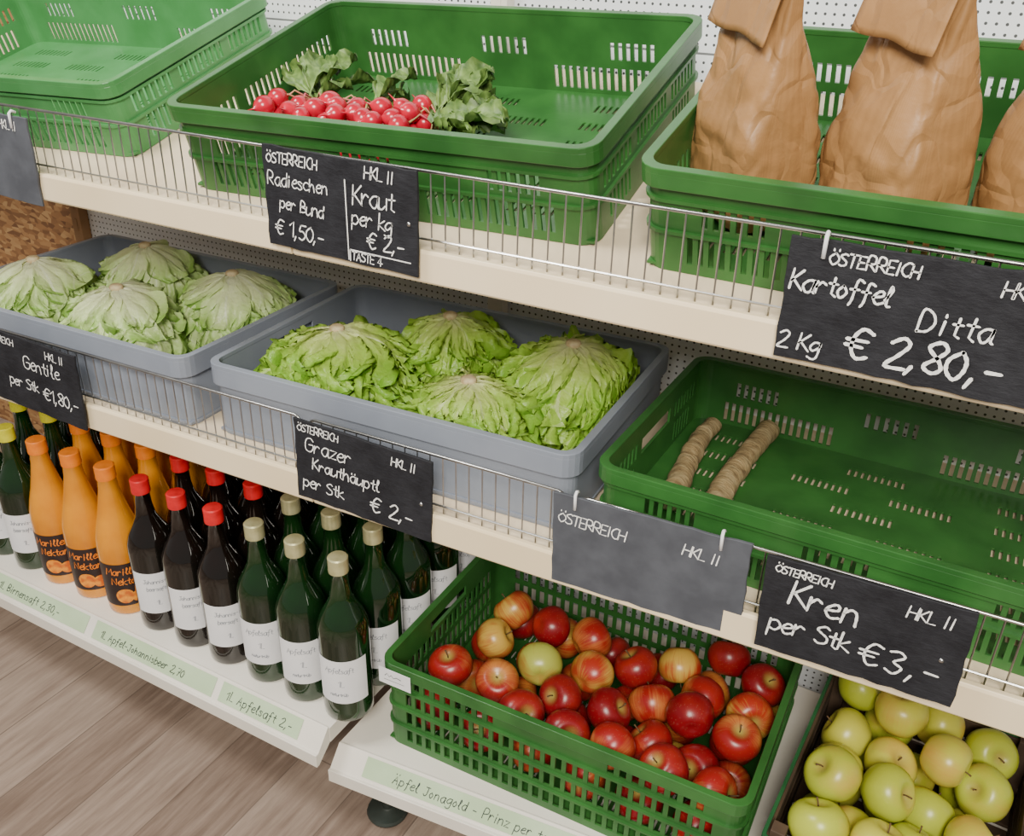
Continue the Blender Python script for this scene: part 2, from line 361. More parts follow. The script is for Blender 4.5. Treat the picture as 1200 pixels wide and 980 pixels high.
def extrude_x(prof, p0, p1):
    mb = MB(); n = len(prof)
    for (x, y) in (p0, p1): mb.v += [(x, y + a, b) for a, b in prof]
    mb.f = [tuple(reversed(range(n))), tuple(n + i for i in range(n))] + [(i, (i + 1) % n, n + (i + 1) % n, n + i) for i in range(n)]
    return mb
TILT = rad(15.6); SX = -.778
def shelf(name, lab, xa, xb, yf, ztop, railh, tilt=False):
    slope = .279 if tilt else 0
    b = MB(); ya, yb = yf(xa), yf(xb); yw = 1.372
    vs = []
    for x, y0 in ((xa, ya), (xb, yb)):
        vs += [(x, y0, ztop), (x, yw, ztop + slope * (yw - y0)), (x, yw, ztop + slope * (yw - y0) - .022), (x, y0, ztop - .022)]
    b.v = vs; b.f = [(0, 3, 2, 1), (4, 5, 6, 7), (0, 1, 5, 4), (1, 2, 6, 5), (2, 3, 7, 6), (3, 0, 4, 7)]
    o = new_obj('shelf_board', b.mesh('shelf_board', M['creamdeck']), label=lab, cat='shelf', group='shelf boards')
    r = extrude_x([(-.001, ztop + .009), (-.001, ztop + .009 - railh), (-.008, ztop + .009 - railh), (-.010, ztop + .012 - railh), (-.010, ztop + .005), (-.008, ztop + .009)], (xa + .001, ya), (xb - .001, yb))
    ro = new_obj('price_rail', r.mesh('price_rail', M['cream']), o, label='cream front edge rail'); bevel(ro, .001)
    return o
ytop = lambda x: .855 + .004 * (x + .55)
ymid = lambda x: .858 + .035 * (x + .55)
ybl = lambda x: .818 + .006 * (x + .78)
ybr = lambda x: .846 + .10 * (x + .774)
shelf('top', 'sloping cream shelf board carrying the upper green crates', -1.945, SX - .001, ytop, 1.026, .040, True)
shelf('top', 'sloping cream shelf board carrying the potato bags', SX + .001, .6, ytop, 1.026, .040, True)
shelf('mid', 'level cream shelf board under the gray lettuce crates', -1.945, SX - .001, ymid, .665, .046)
shelf('mid', 'level cream shelf board under lettuce and horseradish crates', SX + .001, .6, ymid, .665, .046)

def low_shelf(lab, xa, xb, yf, zt, texts):
    b = MB(); ya, yb = yf(xa), yf(xb); yw = 1.372
    b.v = [(xa, ya, zt), (xa, yw, zt), (xa, yw, zt - .03), (xa, ya, zt - .03), (xb, yb, zt), (xb, yw, zt), (xb, yw, zt - .03), (xb, yb, zt - .03)]
    b.f = [(0, 3, 2, 1), (4, 5, 6, 7), (0, 1, 5, 4), (1, 2, 6, 5), (2, 3, 7, 6), (3, 0, 4, 7)]
    o = new_obj('shelf_board', b.mesh('shelf_board', M['white']), label=lab, cat='shelf', group='shelf boards')
    pr = [(0, zt + .003), (-.003, zt + .003), (-.030, zt - .030), (-.036, zt - .030), (-.036, zt - .056), (-.030, zt - .056), (-.0, zt - .031)]
    r = extrude_x(pr, (xa + .001, ya), (xb - .001, yb)); ro = new_obj('price_rail', r.mesh('price_rail', M['white']), o, label='white slanted front rail'); bevel(ro, .001)
    e = Vector((xb - xa, yb - ya, 0)); e.normalize(); up = Vector((0, .027, .033)); H = up.length; up.normalize(); nr = e.cross(up).normalized()
    org = Vector((xa, ya - .030, zt - .030))
    def mp(lift): return lambda x, y: tuple(org + e * x + up * y + nr * lift)
    for (x0, x1, its) in texts:
        m1 = mp(.0012); q = MB(); q.v = [m1(x0, .005), m1(x1, .005), m1(x1, H - .004), m1(x0, H - .004)]; q.f = [(0, 1, 2, 3)]
        so = new_obj('price_strip', q.mesh('price_strip', M['stripgreen']), o, label='pale green paper price strip')
        writing('handwriting', [(strokes(tx, x0 + dx, .013, h, sp=.95), .0013) for tx, dx, h in its], M['ink'], mp(.0019), so)
    return o
low_shelf('white base shelf board carrying the juice bottles', -1.945, SX + .01, ybl, .21,
          [(.35, .62, [('1L Birnensaft 2,30,-', .02, .014)]), (.64, .94, [('1L Apfel-Johannisbeer 2,70', .02, .0125)]), (.955, 1.13, [('1L Apfelsaft 2,-', .015, .0145)])])
low_shelf('white base shelf board carrying the apple crates', SX + .004, .6, ybr, .15,
          [(.06, .46, [('Äpfel Jonagold - Prinz per to', .055, .0145)])])

mb = MB(); mb.lathe([(.0, .001), (.034, .001), (.036, .006), (.034, .011), (.012, .014), (.009, .016), (.009, .075), (0, .075)], 24)
fo = new_obj('leveling_foot', mb.mesh('leveling_foot', M['darkpost'], True, 35), loc=(-.70, .87, 0), label='round black leveling foot under the base shelf', cat='shelf foot')
mb = MB(); mb.box(-.035, .035, -.02, .45, .072, .094); c_ = new_obj('foot_bracket', mb.mesh('foot_bracket', M['green_dark']), fo); bevel(c_)

def fence(x0, x1, yf, z0, z1, lab):
    mb = MB(); off = -.004
    pt = lambda x, z: (x, yf(x) + off, z)
    mb.tube([pt(x0, z0), pt(x0, z1 - .008), pt(x0 + .004, z1 - .002), pt(x0 + .01, z1), pt(x1 - .01, z1), pt(x1 - .004, z1 - .002), pt(x1, z1 - .008), pt(x1, z0)], .0021, 8)
    mb.tube([pt(x0, z0 + .016), pt(x1, z0 + .016)], .0015, 6)
    n = int((x1 - x0) / .0185)
    for i in range(1, n):
        x = x0 + (x1 - x0) * i / n; mb.tube([(x, yf(x) + off + .002, z0), (x, yf(x) + off + .002, z1)], .0011, 5)
    return new_obj('wire_fence', mb.mesh('wire_fence', M['chrome'], True, 50), label=lab, cat='shelf wire guard', group='shelf wire guards')
fence(-1.93, SX - .02, lambda x: ytop(x) + .007, 1.028, 1.122, 'low chrome wire guard along the sloping top shelf')
fence(SX - .005, .5, lambda x: ytop(x) + .007, 1.028, 1.122, 'low chrome wire guard along the sloping top shelf')
fence(-1.93, SX - .02, lambda x: ymid(x) + .007, .666, .758, 'low chrome wire guard along the lettuce shelf')
fence(SX - .005, -.395, lambda x: ymid(x) + .007, .666, .758, 'low chrome wire guard along the lettuce shelf')
fence(-.375, .5, lambda x: ymid(x) + .007, .666, .758, 'low chrome wire guard before the horseradish crate')

# ------------------------------------------------------------------ crates
def slots(x0, x1, pitch, w):
    n = max(1, int((x1 - x0) / pitch)); p = (x1 - x0) / n
    return [(x0 + i * p + (p - w) / 2, x0 + i * p + (p + w) / 2) for i in range(n)]
def wall_panel(mb, half, rows, tf):
    for z0, z1, hs in rows:
        x = -half
        for a, b in sorted(hs):
            if a > x: mb.box(x, a, 0, .0035, z0, z1, tf)
            x = b
        mb.box(x, half, 0, .0035, z0, z1, tf)
def crate(L, W, H, mat, rowsL, rowsW, floor_slots=True, ribs=(), floor_mat=None):
    mb = MB(); r = .022; t_ = .0035; ins = .007
    hl, hw = L / 2 - ins, W / 2 - ins
    tfs = [lambda x, y, z: (x, -hw + y, z), lambda x, y, z: (x, hw - y, z)]
    for k, tf in enumerate(tfs): wall_panel(mb, hl - r, rowsL, tf)
    for tf in (lambda x, y, z: (-hl + y, x, z), lambda x, y, z: (hl - y, x, z)): wall_panel(mb, hw - r, rowsW, tf)
    for sx, sy, a in ((1, 1, 0), (-1, 1, 90), (-1, -1, 180), (1, -1, 270)):
        cx, cy = sx * (hl - r), sy * (hw - r)
        mb.lathe([(r, 0), (r, H - .004)], 6, cx, cy, rad(a), rad(a + 90)); mb.lathe([(r - t_, H - .004), (r - t_, 0)], 6, cx, cy, rad(a), rad(a + 90))
    zf = .006
    if floor_slots:
        nb = 6; bw = (2 * hw - .05) / nb; y = -hw + .025
        rowsF = [(-hw + .002, y, [])]
        for i in range(nb):
            g0 = y + bw * .30; g1 = y + bw * .70
            rowsF.append((y, g0, [])); hs = []
            for c in ((-.20, -.0675, .0675, .20) if i % 2 == 0 else (-.20, 0, .20)): hs += slots(c - .042, c + .042, .0085, .0040)
            rowsF.append((g0, g1, hs)); rowsF.append((g1, y + bw, [])); y += bw
        rowsF.append((y, hw - .002, []))
        for y0, y1, hs in rowsF:
            x = -hl + .002
            for a, b in sorted(hs): mb.box(x, a, y0, y1, zf - .003, zf); x = b
            mb.box(x, hl - .002, y0, y1, zf - .003, zf)
    else: mb.box(-hl + .002, hl - .002, -hw + .002, hw - .002, zf - .004, zf)
    for z0, z1, o in ribs: mb.ring(rrect(L - 2 * ins + 2 * o, W - 2 * ins + 2 * o, r + o), rrect(L - 2 * ins - .001, W - 2 * ins - .001, r), z0, z1)
    body = mb.mesh('crate_body', mat)
    rm = MB()
    rm.ring(rrect(L, W, .026), rrect(L - 2 * ins - 2 * t_ - .001, W - 2 * ins - 2 * t_ - .001, .019), H - .007, H)
    rm.ring(rrect(L, W, .026), rrect(L - .006, W - .006, .024), H - .022, H - .006)
    n = 22
    for i in range(n):
        x = -L / 2 + .04 + (L - .08) * i / (n - 1)
        for sy in (-1, 1): rm.box(x - .001, x + .001, sy * (W / 2 - .0045) - .003, sy * (W / 2 - .0045) + .003, H - .02, H - .006)
    rim = rm.mesh('crate_rim', mat)
    return body, rim
def put_crate(meshes, loc, rot, label, tilt=0, group=None, cat='crate', name='plastic_crate'):
    o = new_obj(name, meshes[0], label=label, cat=cat, group=group)
    o.matrix_world = Matrix.Translation(loc) @ Matrix.Rotation(tilt, 4, 'X') @ Matrix.Rotation(rad(rot), 4, 'Z')
    r = new_obj('rim', meshes[1], o); bevel(r, .0012, 2); return o

def low_rows(half, handle, H, hole=True):
    a = slots(-half + .045, -.075, .0115, .006) + slots(.075, half - .045, .0115, .006)
    a2 = slots(-half + .06, -half + .13, .0115, .006) + slots(-.04, .04, .0115, .006) + slots(half - .13, half - .06, .0115, .006)
    mid = [(-.055, .055)] if hole else slots(-.055, .055, .012, .007)
    return [(0, .012, []), (.012, .044, a), (.044, .056, []), (.056, .080, a2 if not handle else slots(-half + .03, -.07, .012, .007) + mid + slots(.07, half - .03, .012, .007)), (.080, H - .002, [])]
def low(H, mat, hole=True): return crate(.6, .4, H, mat, low_rows(.293, False, H), low_rows(.193, True, H, hole), True, ((.046, .050, .004), (.082, .086, .004)))
lowC = low(.120, M['green'], False); lowL = low(.112, M['green_light'], False); lowM = low(.110, M['green'])
HA = .176
def tall_rows(half, handle):
    s1 = slots(-half + .035, half - .035, .0175, .0105)
    top = slots(-half + .05, -.09, .0175, .0105) + slots(.09, half - .05, .0175, .0105)
    if handle: top = [(-.06, .06)]
    return [(0, .014, []), (.014, .042, s1), (.042, .052, []), (.052, .082, s1), (.082, .092, []), (.092, .122, s1), (.122, .130, []), (.130, .150, top), (.150, HA - .002, [])]
tallC = crate(.6, .4, HA, M['green'], tall_rows(.293, False), tall_rows(.193, True), True, ((.043, .047, .004), (.083, .087, .004), (.123, .127, .005)))
HG = .118
gr_rows = [(0, HG - .002, [])]
gr_side = [(0, HG - .045, []), (HG - .045, HG - .02, [(-.05, .05)]), (HG - .02, HG - .002, [])]
grayC = crate(.6, .4, HG, M['gray'], gr_rows, gr_side, False, ((HG - .034, HG - .030, .0065), (.004, .008, .002)))
me = grayC[1]
m = MB(); m.v = [tuple(v.co) for v in me.vertices]; m.f = [tuple(p.vertices) for p in me.polygons]
m.ring(rrect(.6, .4, .026), rrect(.596, .396, .024), HG - .034, HG - .02)
for i in range(16):
    x = -.27 + .54 * i / 15
    for sy in (-1, 1): m.box(x - .001, x + .001, sy * .197 - .0025, sy * .197 + .0025, HG - .034, HG - .02)
grayC = (grayC[0], m.mesh('crate_rim', M['gray']))

def ondeck(x, y): return Vector((x, y, 1.026 + .279 * (y - ytop(x)) + .0008))
put_crate(lowC, ondeck(-.706, 1.098), 3, 'green plastic crate with radish bunches on the sloping shelf', TILT)
pc = put_crate(lowC, ondeck(-.045, 1.098), 0, 'green plastic crate holding brown paper potato bags', TILT)
put_crate(lowL, ondeck(-1.462, 1.10), 5, 'light green empty plastic crate on the sloping shelf', TILT)
put_crate(lowM, (-.084, 1.118, .6655), 0, 'green plastic crate with two horseradish roots', 0)
GC = [(-.712, 1.090, 3), (-1.338, 1.050, 2)]
put_crate(grayC, (GC[0][0], GC[0][1], .6655), 3, 'gray plastic crate holding frilly green lettuces', 0)
put_crate(grayC, (GC[1][0], GC[1][1], .6655), 2, 'gray plastic crate holding pale lettuces', 0)
ac = put_crate(tallC, (-.421, 1.095, .1505), 1.5, 'deep green plastic crate full of red apples', 0)
mb = MB(); mb.box(-.03, .03, -.0006, 0, -.016, .016)
tg = new_obj('crate_tag', mb.mesh('crate_tag', M['paperwhite']), ac, loc=(-.268, -.2015, .150), label='small white paper tag')
writing('handwriting', [([[( -.018, .002), (-.014, .007), (-.010, .001), (-.006, .006), (-.002, .001), (.004, .005), (.012, .003)]], .0012), ([[(-.02, -.006), (.018, -.005)]], .0008)], M['ink'], lambda x, y: (x, -.0011, y), tg)

# ------------------------------------------------------------------ wooden fruit box
mb = MB(); bx, by, bh = .30, .38, .13
for z in (.01, .052, .094):
    for sy in (-1, 1): mb.box(-bx / 2, bx / 2, sy * by / 2 - .003, sy * by / 2 + .003, z, z + .034)
    for sx in (-1, 1): mb.box(sx * bx / 2 - .003, sx * bx / 2 + .003, -by / 2 + .003, by / 2 - .003, z, z + .034)
for i in range(6): mb.box(-bx / 2, bx / 2, -by / 2 + i * .064 + .002, -by / 2 + i * .064 + .056, 0, .006)
for sx in (-1, 1):
    for sy in (-1, 1): mb.box(sx * (bx / 2 - .013) - .010, sx * (bx / 2 - .013) + .010, sy * (by / 2 - .013) - .010, sy * (by / 2 - .013) + .010, .004, bh + .012)
fb = new_obj('fruit_box', mb.mesh('fruit_box', M['boxdark']), loc=(.066, 1.100, .151), rot=(0, 0, rad(-2)), label='dark wooden slatted box full of yellow apples', cat='fruit box'); bevel(fb, .001)
mb = MB()
mb.ring(rrect(bx + .012, by + .012, .006, 2), rrect(bx + .002, by + .002, .004, 2), .118, .134)
new_obj('edge_strip', mb.mesh('edge_strip', M['green_dark']), fb, label='dark green edge band')

# ------------------------------------------------------------------ apples
def apple_mesh(name, mat, r, seed, tall=.9):
    rs = random.Random(seed); nu, nv = 26, 18; rows = []
    k1, k2 = rs.uniform(0, 6), rs.uniform(0, 6)
    for i in range(nv + 1):
        th = math.pi * i / nv; row = []
        for j in range(nu):
            a = 2 * math.pi * j / nu
            rr = math.sin(th) ** .92 * (1 + .10 * math.cos(th)) ; z = math.cos(th) * tall
            z -= .30 * math.exp(-(math.sin(th) / .30) ** 2) * (1 if th < 1.57 else -.55)
            lob = 1 + .03 * math.cos(5 * a + k1) * (1 - math.cos(th)) * .5 + .025 * math.cos(2 * a + k2)
            row.append((r * rr * lob * math.cos(a), r * rr * lob * math.sin(a), r * z))
        rows.append(row)
    m = MB(); m.v = [rows[0][0]] + [p for row in rows[1:-1] for p in row] + [rows[-1][0]]
    for j in range(nu): m.f.append((0, 1 + j, 1 + (j + 1) % nu))
    for i in range(nv - 2):
        for j in range(nu): m.f.append((1 + i * nu + j, 1 + (i + 1) * nu + j, 1 + (i + 1) * nu + (j + 1) % nu, 1 + i * nu + (j + 1) % nu))
    l = len(m.v) - 1; b = 1 + (nv - 2) * nu
    for j in range(nu): m.f.append((l, b + (j + 1) % nu, b + j))
    return m.mesh(name, mat, True)
def stem_mesh(r):
    m = MB(); z = r * .58; m.tube([(0, 0, z), (.0005, 0, z + .006), (.0015, .001, z + .011), (.003, .002, z + .016)], [.0012, .001, .001, .0015], 6); return m.mesh('stem', M['stem'], True)
def relax(pts, rs_, bounds, zmin, it=160, pull=.03):
    P = [Vector(p) for p in pts]; A = [Vector(p) for p in pts]
    for k in range(it):
        for i in range(len(P)):
            for j in range(i + 1, len(P)):
                d = P[j] - P[i]; L = d.length; mn = rs_[i] + rs_[j]
                if L < mn:
                    if L < 1e-6: d = Vector((.001, 0, .001)); L = d.length
                    c = d * ((mn - L) / L * .5); P[i] -= c; P[j] += c
        for i in range(len(P)):
            if k < it - 40: P[i] += (A[i] - P[i]) * pull
            P[i].x = min(max(P[i].x, bounds[0] + rs_[i]), bounds[1] - rs_[i]); P[i].y = min(max(P[i].y, bounds[2] + rs_[i]), bounds[3] - rs_[i]); P[i].z = max(P[i].z, zmin + rs_[i])
    return P
RA = .0380
top = [(-.617, 1.161, 2), (-.610, 1.078, 2), (-.542, 1.157, 0), (-.466, 1.164, 1), (-.640, .983, 1), (-.513, 1.062, 3), (-.430, 1.077, 2), (-.545, .985, 1), (-.366, 1.126, 0), (-.458, .999, 0), (-.371, 1.024, 0), (-.305, 1.077, 1), (-.296, 1.167, 2), (-.238, 1.237, 0), (-.237, 1.135, 1), (-.170, 1.203, 0), (-.167, 1.119, 2), (-.257, 1.050, 0), (-.297, .980, 1), (-.204, 1.028, 0), (-.148, 1.046, 1), (-.400, .940, 0), (-.325, .921, 1), (-.236, .929, 0), (-.484, .930, 0), (-.164, .960, 1)]
pts = [(x, y, .272) for x, y, _ in top]; kinds = [k for *_, k in top]
rr = random.Random(3)
for i in range(6):
    for j in range(4):
        x = -.65 + i * .092 + (j % 2) * .02; y = .950 + j * .090
        pts.append((x, y, .200)); kinds.append(rr.choice([0, 0, 0, 1, 1, 2]))
P = relax(pts, [RA] * len(pts), (-.705, -.137, .912, 1.276), .158)
AM = [[apple_mesh('red_apple', AP[k], RA, 10 * k + s, .88) for s in range(2)] for k in range(4)]; SM = stem_mesh(RA)
alab = {0: 'dark red shiny apple lying in the green crate', 1: 'red striped apple lying in the green crate', 2: 'red and yellow apple lying in the green crate', 3: 'yellow-green apple with red blush in the crate'}
def put_apple(p, me, lab, name, grp, rs, sm, r):
    rot = Euler((rs.gauss(0, .9), rs.gauss(0, .9), rs.uniform(0, 6.28))); rz = rs.uniform(.93, 1.0)
    o = new_obj(name, me, loc=p, rot=rot, label=lab, cat='apple', group=grp); o.scale = (rz, rz, rz)
    new_obj('stem', sm, o)
ra = random.Random(21)
for p, k in zip(P, kinds): put_apple(p, AM[k][ra.randint(0, 1)], alab[k], 'apple', 'apples in the green crate', ra, SM, RA)
RY = .0395
topy = [(-.040, 1.215), (.008, 1.185), (.052, 1.245), (.100, 1.258), (.150, 1.239), (-.040, 1.142), (-.040, 1.053), (-.010, 1.09), (.05, 1.11), (.12, 1.14), (-.045, .975), (.0, 1.0), (.06, 1.02), (.13, 1.06), (.165, 1.16), (.02, 1.14), (.02, 1.05), (.03, .95), (.10, .97)]
pts = [(x, y, .262) for x, y in topy]
for i in range(3):
    for j in range(4): pts.append((-.03 + i * .08, .96 + j * .085, .19))
P = relax(pts, [RY] * len(pts), (-.072, .204, .920, 1.280), .158)
YM = [apple_mesh('yellow_apple', AY[k % 2], RY, 60 + k, .92) for k in range(4)]; SY = stem_mesh(RY)
for i, p in enumerate(P): put_apple(p, YM[i % 4], 'yellow-green apple in the dark wooden box', 'apple', 'yellow apples in the wooden box', ra, SY, RY)

# ------------------------------------------------------------------ bottles
def bottle_set(kind):
    if kind in ('wine', 'green', 'greenyellow'):
        prof = [(0, .004), (.030, .002), (.0385, 0), (.041, .004), (.0415, .02), (.0415, .165), (.040, .180), (.034, .197), (.025, .213), (.0175, .230), (.0145, .25), (.0138, .275), (.0155, .277), (.0155, .284)]
        glass = M['glasswine'] if kind == 'wine' else M['glassgreen']
        cap = {'wine': M['capred'], 'green': M['capgold'], 'greenyellow': M['capyellow']}[kind]; lz = (.042, .130)
        capz = (.277, .304); cr = .0160
    else:
        prof = [(0, .004), (.030, .002), (.038, 0), (.041, .004), (.0415, .02), (.0415, .14), (.040, .158), (.035, .18), (.028, .205), (.022, .232), (.0175, .255), (.016, .275), (.0175, .278), (.0175, .284)]
        glass = M['juice']; cap = M['caporange']; lz = (.022, .115); capz = (.277, .303); cr = .0175
    m = MB(); m.lathe(prof, 32); body = m.mesh('bottle', glass, True, 50)
    m = MB(); m.lathe([(cr, capz[0]), (cr * 1.02, capz[0] + .004), (cr, capz[0] + .006), (cr, capz[1] - .002), (cr - .002, capz[1]), (0, capz[1])], 40)
    capm = m.mesh('cap', cap, True, 40)
    rl = .0419; half = rad(62 if kind != 'orange' else 85); m = MB()
    m.lathe([(rl, lz[0]), (rl, lz[1])], 26, 0, 0, -math.pi / 2 - half, -math.pi / 2 + half)
    lab = m.mesh('label', M['paperwhite'] if kind != 'orange' else M['labeldark'], True)
    def mp(x, y, r=rl + .0004):
        a = -math.pi / 2 + x / rl; return (r * math.cos(a), r * math.sin(a), y)
    m = MB()
    if kind != 'orange':
        if kind == 'green': its = [('Apfelsaft', -.027, .106, .010), ('1L', -.006, .078, .011), ('naturtrüb', -.020, .058, .006)]
        else: its = [('Johannis-', -.024, .108, .008), ('beersaft', -.020, .092, .008), ('1L', -.006, .062, .009)]
        for tx, x, y, h in its:
            for s in strokes(tx, x, y, h, sp=.78): ribbon(m, s, .0008, mp)
        wr = m.mesh('handwriting', M['pencil']); return body, capm, lab, [(wr, 'handwriting')]
    for tx, x, y, h in [('Marillen', -.034, .092, .014), ('Nektar', -.026, .070, .014)]:
        for s in strokes(tx, x, y, h, sp=.85): ribbon(m, s, .0018, mp)
    wr = m.mesh('lettering', M['caporange']); m2 = MB()
    mp2 = lambda x, y: mp(x, y, rl + .0006)
    for (cx, cy, r_) in ((-.006, .044, .016), (.018, .040, .013)):
        n = 20; b = len(m2.v); m2.v.append(mp2(cx, cy))
        for q in (.5, 1):
            for i in range(n): m2.v.append(mp2(cx + q * r_ * math.cos(i * 2 * math.pi / n), cy + q * r_ * math.sin(i * 2 * math.pi / n)))
        for i in range(n):
            j = (i + 1) % n; m2.f.append((b, b + 1 + i, b + 1 + j)); m2.f.append((b + 1 + i, b + 1 + n + i, b + 1 + n + j, b + 1 + j))
    return body, capm, lab, [(wr, 'lettering'), (m2.mesh('fruit_print', M['labelorange']), 'fruit_print')]
BS = {k: bottle_set(k) for k in ('wine', 'green', 'greenyellow', 'orange')}
BL = {'wine': 'dark juice bottle with red cap and white handwritten label', 'green': 'green glass juice bottle with pale gold cap',
      'greenyellow': 'green glass bottle with yellow cap and white label', 'orange': 'bottle of orange nectar with orange cap and dark label'}
rb = random.Random(5)
def put_bottle(kind, x, y, full=True):
    ang = math.atan2(-x, y) * .8 + rb.uniform(-.18, .18)
    b, c, l, ex = BS[kind]
    o = new_obj('juice_bottle', b, loc=(x, y, .2105), rot=(0, 0, ang), label=BL[kind], cat='bottle', group={'wine': 'red-capped juice bottles', 'green': 'gold-capped juice bottles', 'greenyellow': 'yellow-capped bottles', 'orange': 'orange nectar bottles'}[kind])
    new_obj('cap', c, o)
    lo = new_obj('label', l, o, label='orange and dark printed label' if kind == 'orange' else 'white paper label')
    for me, nm in ex: new_obj(nm, me, lo)
front = [('wine', -1.206), ('wine', -1.119), ('wine', -1.032), ('green', -.945), ('green', -.859), ('green', -.773), ('orange', -1.294), ('orange', -1.385), ('orange', -1.475), ('greenyellow', -1.565), ('greenyellow', -1.655)]
for row in range(5):
    for k, x in front:
        xx = x + rb.uniform(-.0008, .0008)
        if row > 0 and x > -.8: xx -= .002
        put_bottle(k, xx, .878 + row * .0895 + rb.uniform(-.0015, .0015))

# ------------------------------------------------------------------ lettuces
def lettuce(seed, a, hgt, nl, mat, frill, head, crt, rotz, e0=.45, flr=.24):
    """leaves drape from a stalk that points up; broad, overlapping, ends frilled. kept inside the crate"""
    rs = random.Random(seed); m = MB(); NS, NT_ = 20, 34; uvs = []
    hx, hy = head[0] - crt[0], head[1] - crt[1]; ca, sa = math.cos(rad(crt[2])), math.sin(rad(crt[2]))
    for li in range(nl):
        layer = li / (nl - 1); az = li * 2.39996 + rs.uniform(-.25, .25) + rotz
        Rk = .88 + .12 * layer; L = (1.95 - .95 * layer ** .9) * rs.uniform(.90, 1.10)
        wmax = a * rs.uniform(.60, .82) * (1 - .22 * layer); ph = rs.uniform(0, 6.28); ph2 = rs.uniform(0, 6.28)
        b = len(m.v); flare = rs.uniform(.02, flr); kk = rs.uniform(3.2, 5.2)
        for i in range(NS + 1):
            s = i / NS; phi = L * s; w = wmax * (.12 + .88 * math.sin(min(s * 1.1, 1) * math.pi / 2)) * (1 if s < .8 else 1 - .38 * ((s - .8) / .2) ** 2)
            for j in range(NT_ + 1):
                tt = -1 + 2 * j / NT_
                ang = az + tt * w / (a * max(math.sin(min(phi, 1.7)), .36))
                edge = min(1, max(0, (s - e0) / (1 - e0)) ** 1.5 + max(0, (abs(tt) - e0) / (1 - e0)) ** 1.5 * s)
                out_ = Rk + flare * s ** 4 + .045 * math.sin(3 * ang + ph) * s + .025 * math.sin(9 * tt + ph2) * s - .05 * math.exp(-(tt / .12) ** 2) * s * (1 - s)
                base = Vector((math.sin(phi) * math.cos(ang) * a, math.sin(phi) * math.sin(ang) * a, math.cos(phi) * hgt)) * out_
                nrm = Vector((math.sin(phi) * math.cos(ang), math.sin(phi) * math.sin(ang), math.cos(phi) * 1.1 + .15)).normalized()
                tan = Vector((-math.sin(ang), math.cos(ang), 0))
                q1 = kk * tt * 2.6 + ph + s * 4; q2 = kk * 5.2 * tt + ph2 + s * 12
                am = frill * a * edge
                base += nrm * am * (math.sin(q1) * .7 + math.sin(q2) * .5 + rs.uniform(-.10, .10)) + tan * am * (math.cos(q1 * 1.3) * .3 + math.cos(q2) * .45)
                base += Vector((noise.noise(base * 26 + Vector((seed + li, 0, 0))), noise.noise(base * 26 + Vector((0, seed + li, 0))), noise.noise(base * 26 + Vector((0, 0, seed + li))))) * a * .11 * s
                x, y, z = base; z += hgt * .36
                if z < .002: z = .002 + rs.uniform(0, .004)
                lx = (hx + x) * ca + (hy + y) * sa; ly = -(hx + x) * sa + (hy + y) * ca
                def lim(v, h):
                    if abs(v) > h - .02:
                        e_ = abs(v) - (h - .02); return math.copysign(h - .02 + .018 * (1 - math.exp(-e_ / .018)), v)
                    return v
                lx = lim(lx, .284); ly = lim(ly, .184)
                x = lx * ca - ly * sa - hx; y = lx * sa + ly * ca - hy
                m.v.append((x, y, z)); uvs.append((j / NT_, s))
        for i in range(NS):
            for j in range(NT_):
                q = b + i * (NT_ + 1) + j; m.f.append((q, q + NT_ + 1, q + NT_ + 2, q + 1))
    me = m.mesh('lettuce', mat, True); ul = me.uv_layers.new(name='UVMap')
    for lp in me.loops: ul.data[lp.index].uv = uvs[lp.vertex_index]
    return me
sm_ = MB(); sm_.lathe([(.010, -.012), (.0115, 0), (.0105, .003), (.007, .005), (0, .0045)], 16); STM = sm_.mesh('stump', M['stump'], True)
def put_lettuce(me, x, y, z, hgt, lab, grp):
    o = new_obj('lettuce', me, loc=(x, y, z), label=lab, cat='lettuce', group=grp)
    new_obj('stump', STM, o, loc=(0, 0, hgt * 1.36))
ZC = .6725
heads = [(-.838, .990, .106, .118), (-.735, 1.140, .088, .112), (-.600, .975, .092, .104), (-.512, 1.120, .106, .120)]
for i, (x, y, a, h) in enumerate(heads):
    put_lettuce(lettuce(100 + i, a, h, 32, M['lett'], .205, (x, y), GC[0], i * 1.3, .42, .20), x, y, ZC, h, 'frilly bright green lettuce head, stalk end up, in gray crate', 'frilly lettuces')
heads = [(-1.50, .968, .096, .114), (-1.408, 1.135, .092, .112), (-1.268, .952, .096, .112), (-1.160, 1.105, .096, .112)]
for i, (x, y, a, h) in enumerate(heads):
    put_lettuce(lettuce(200 + i, a, h, 30, M['lett2'], .11, (x, y), GC[1], i * 1.9, .5, .16), x, y, ZC, h, 'pale green lettuce head, stalk end up, in gray crate', 'pale lettuces')

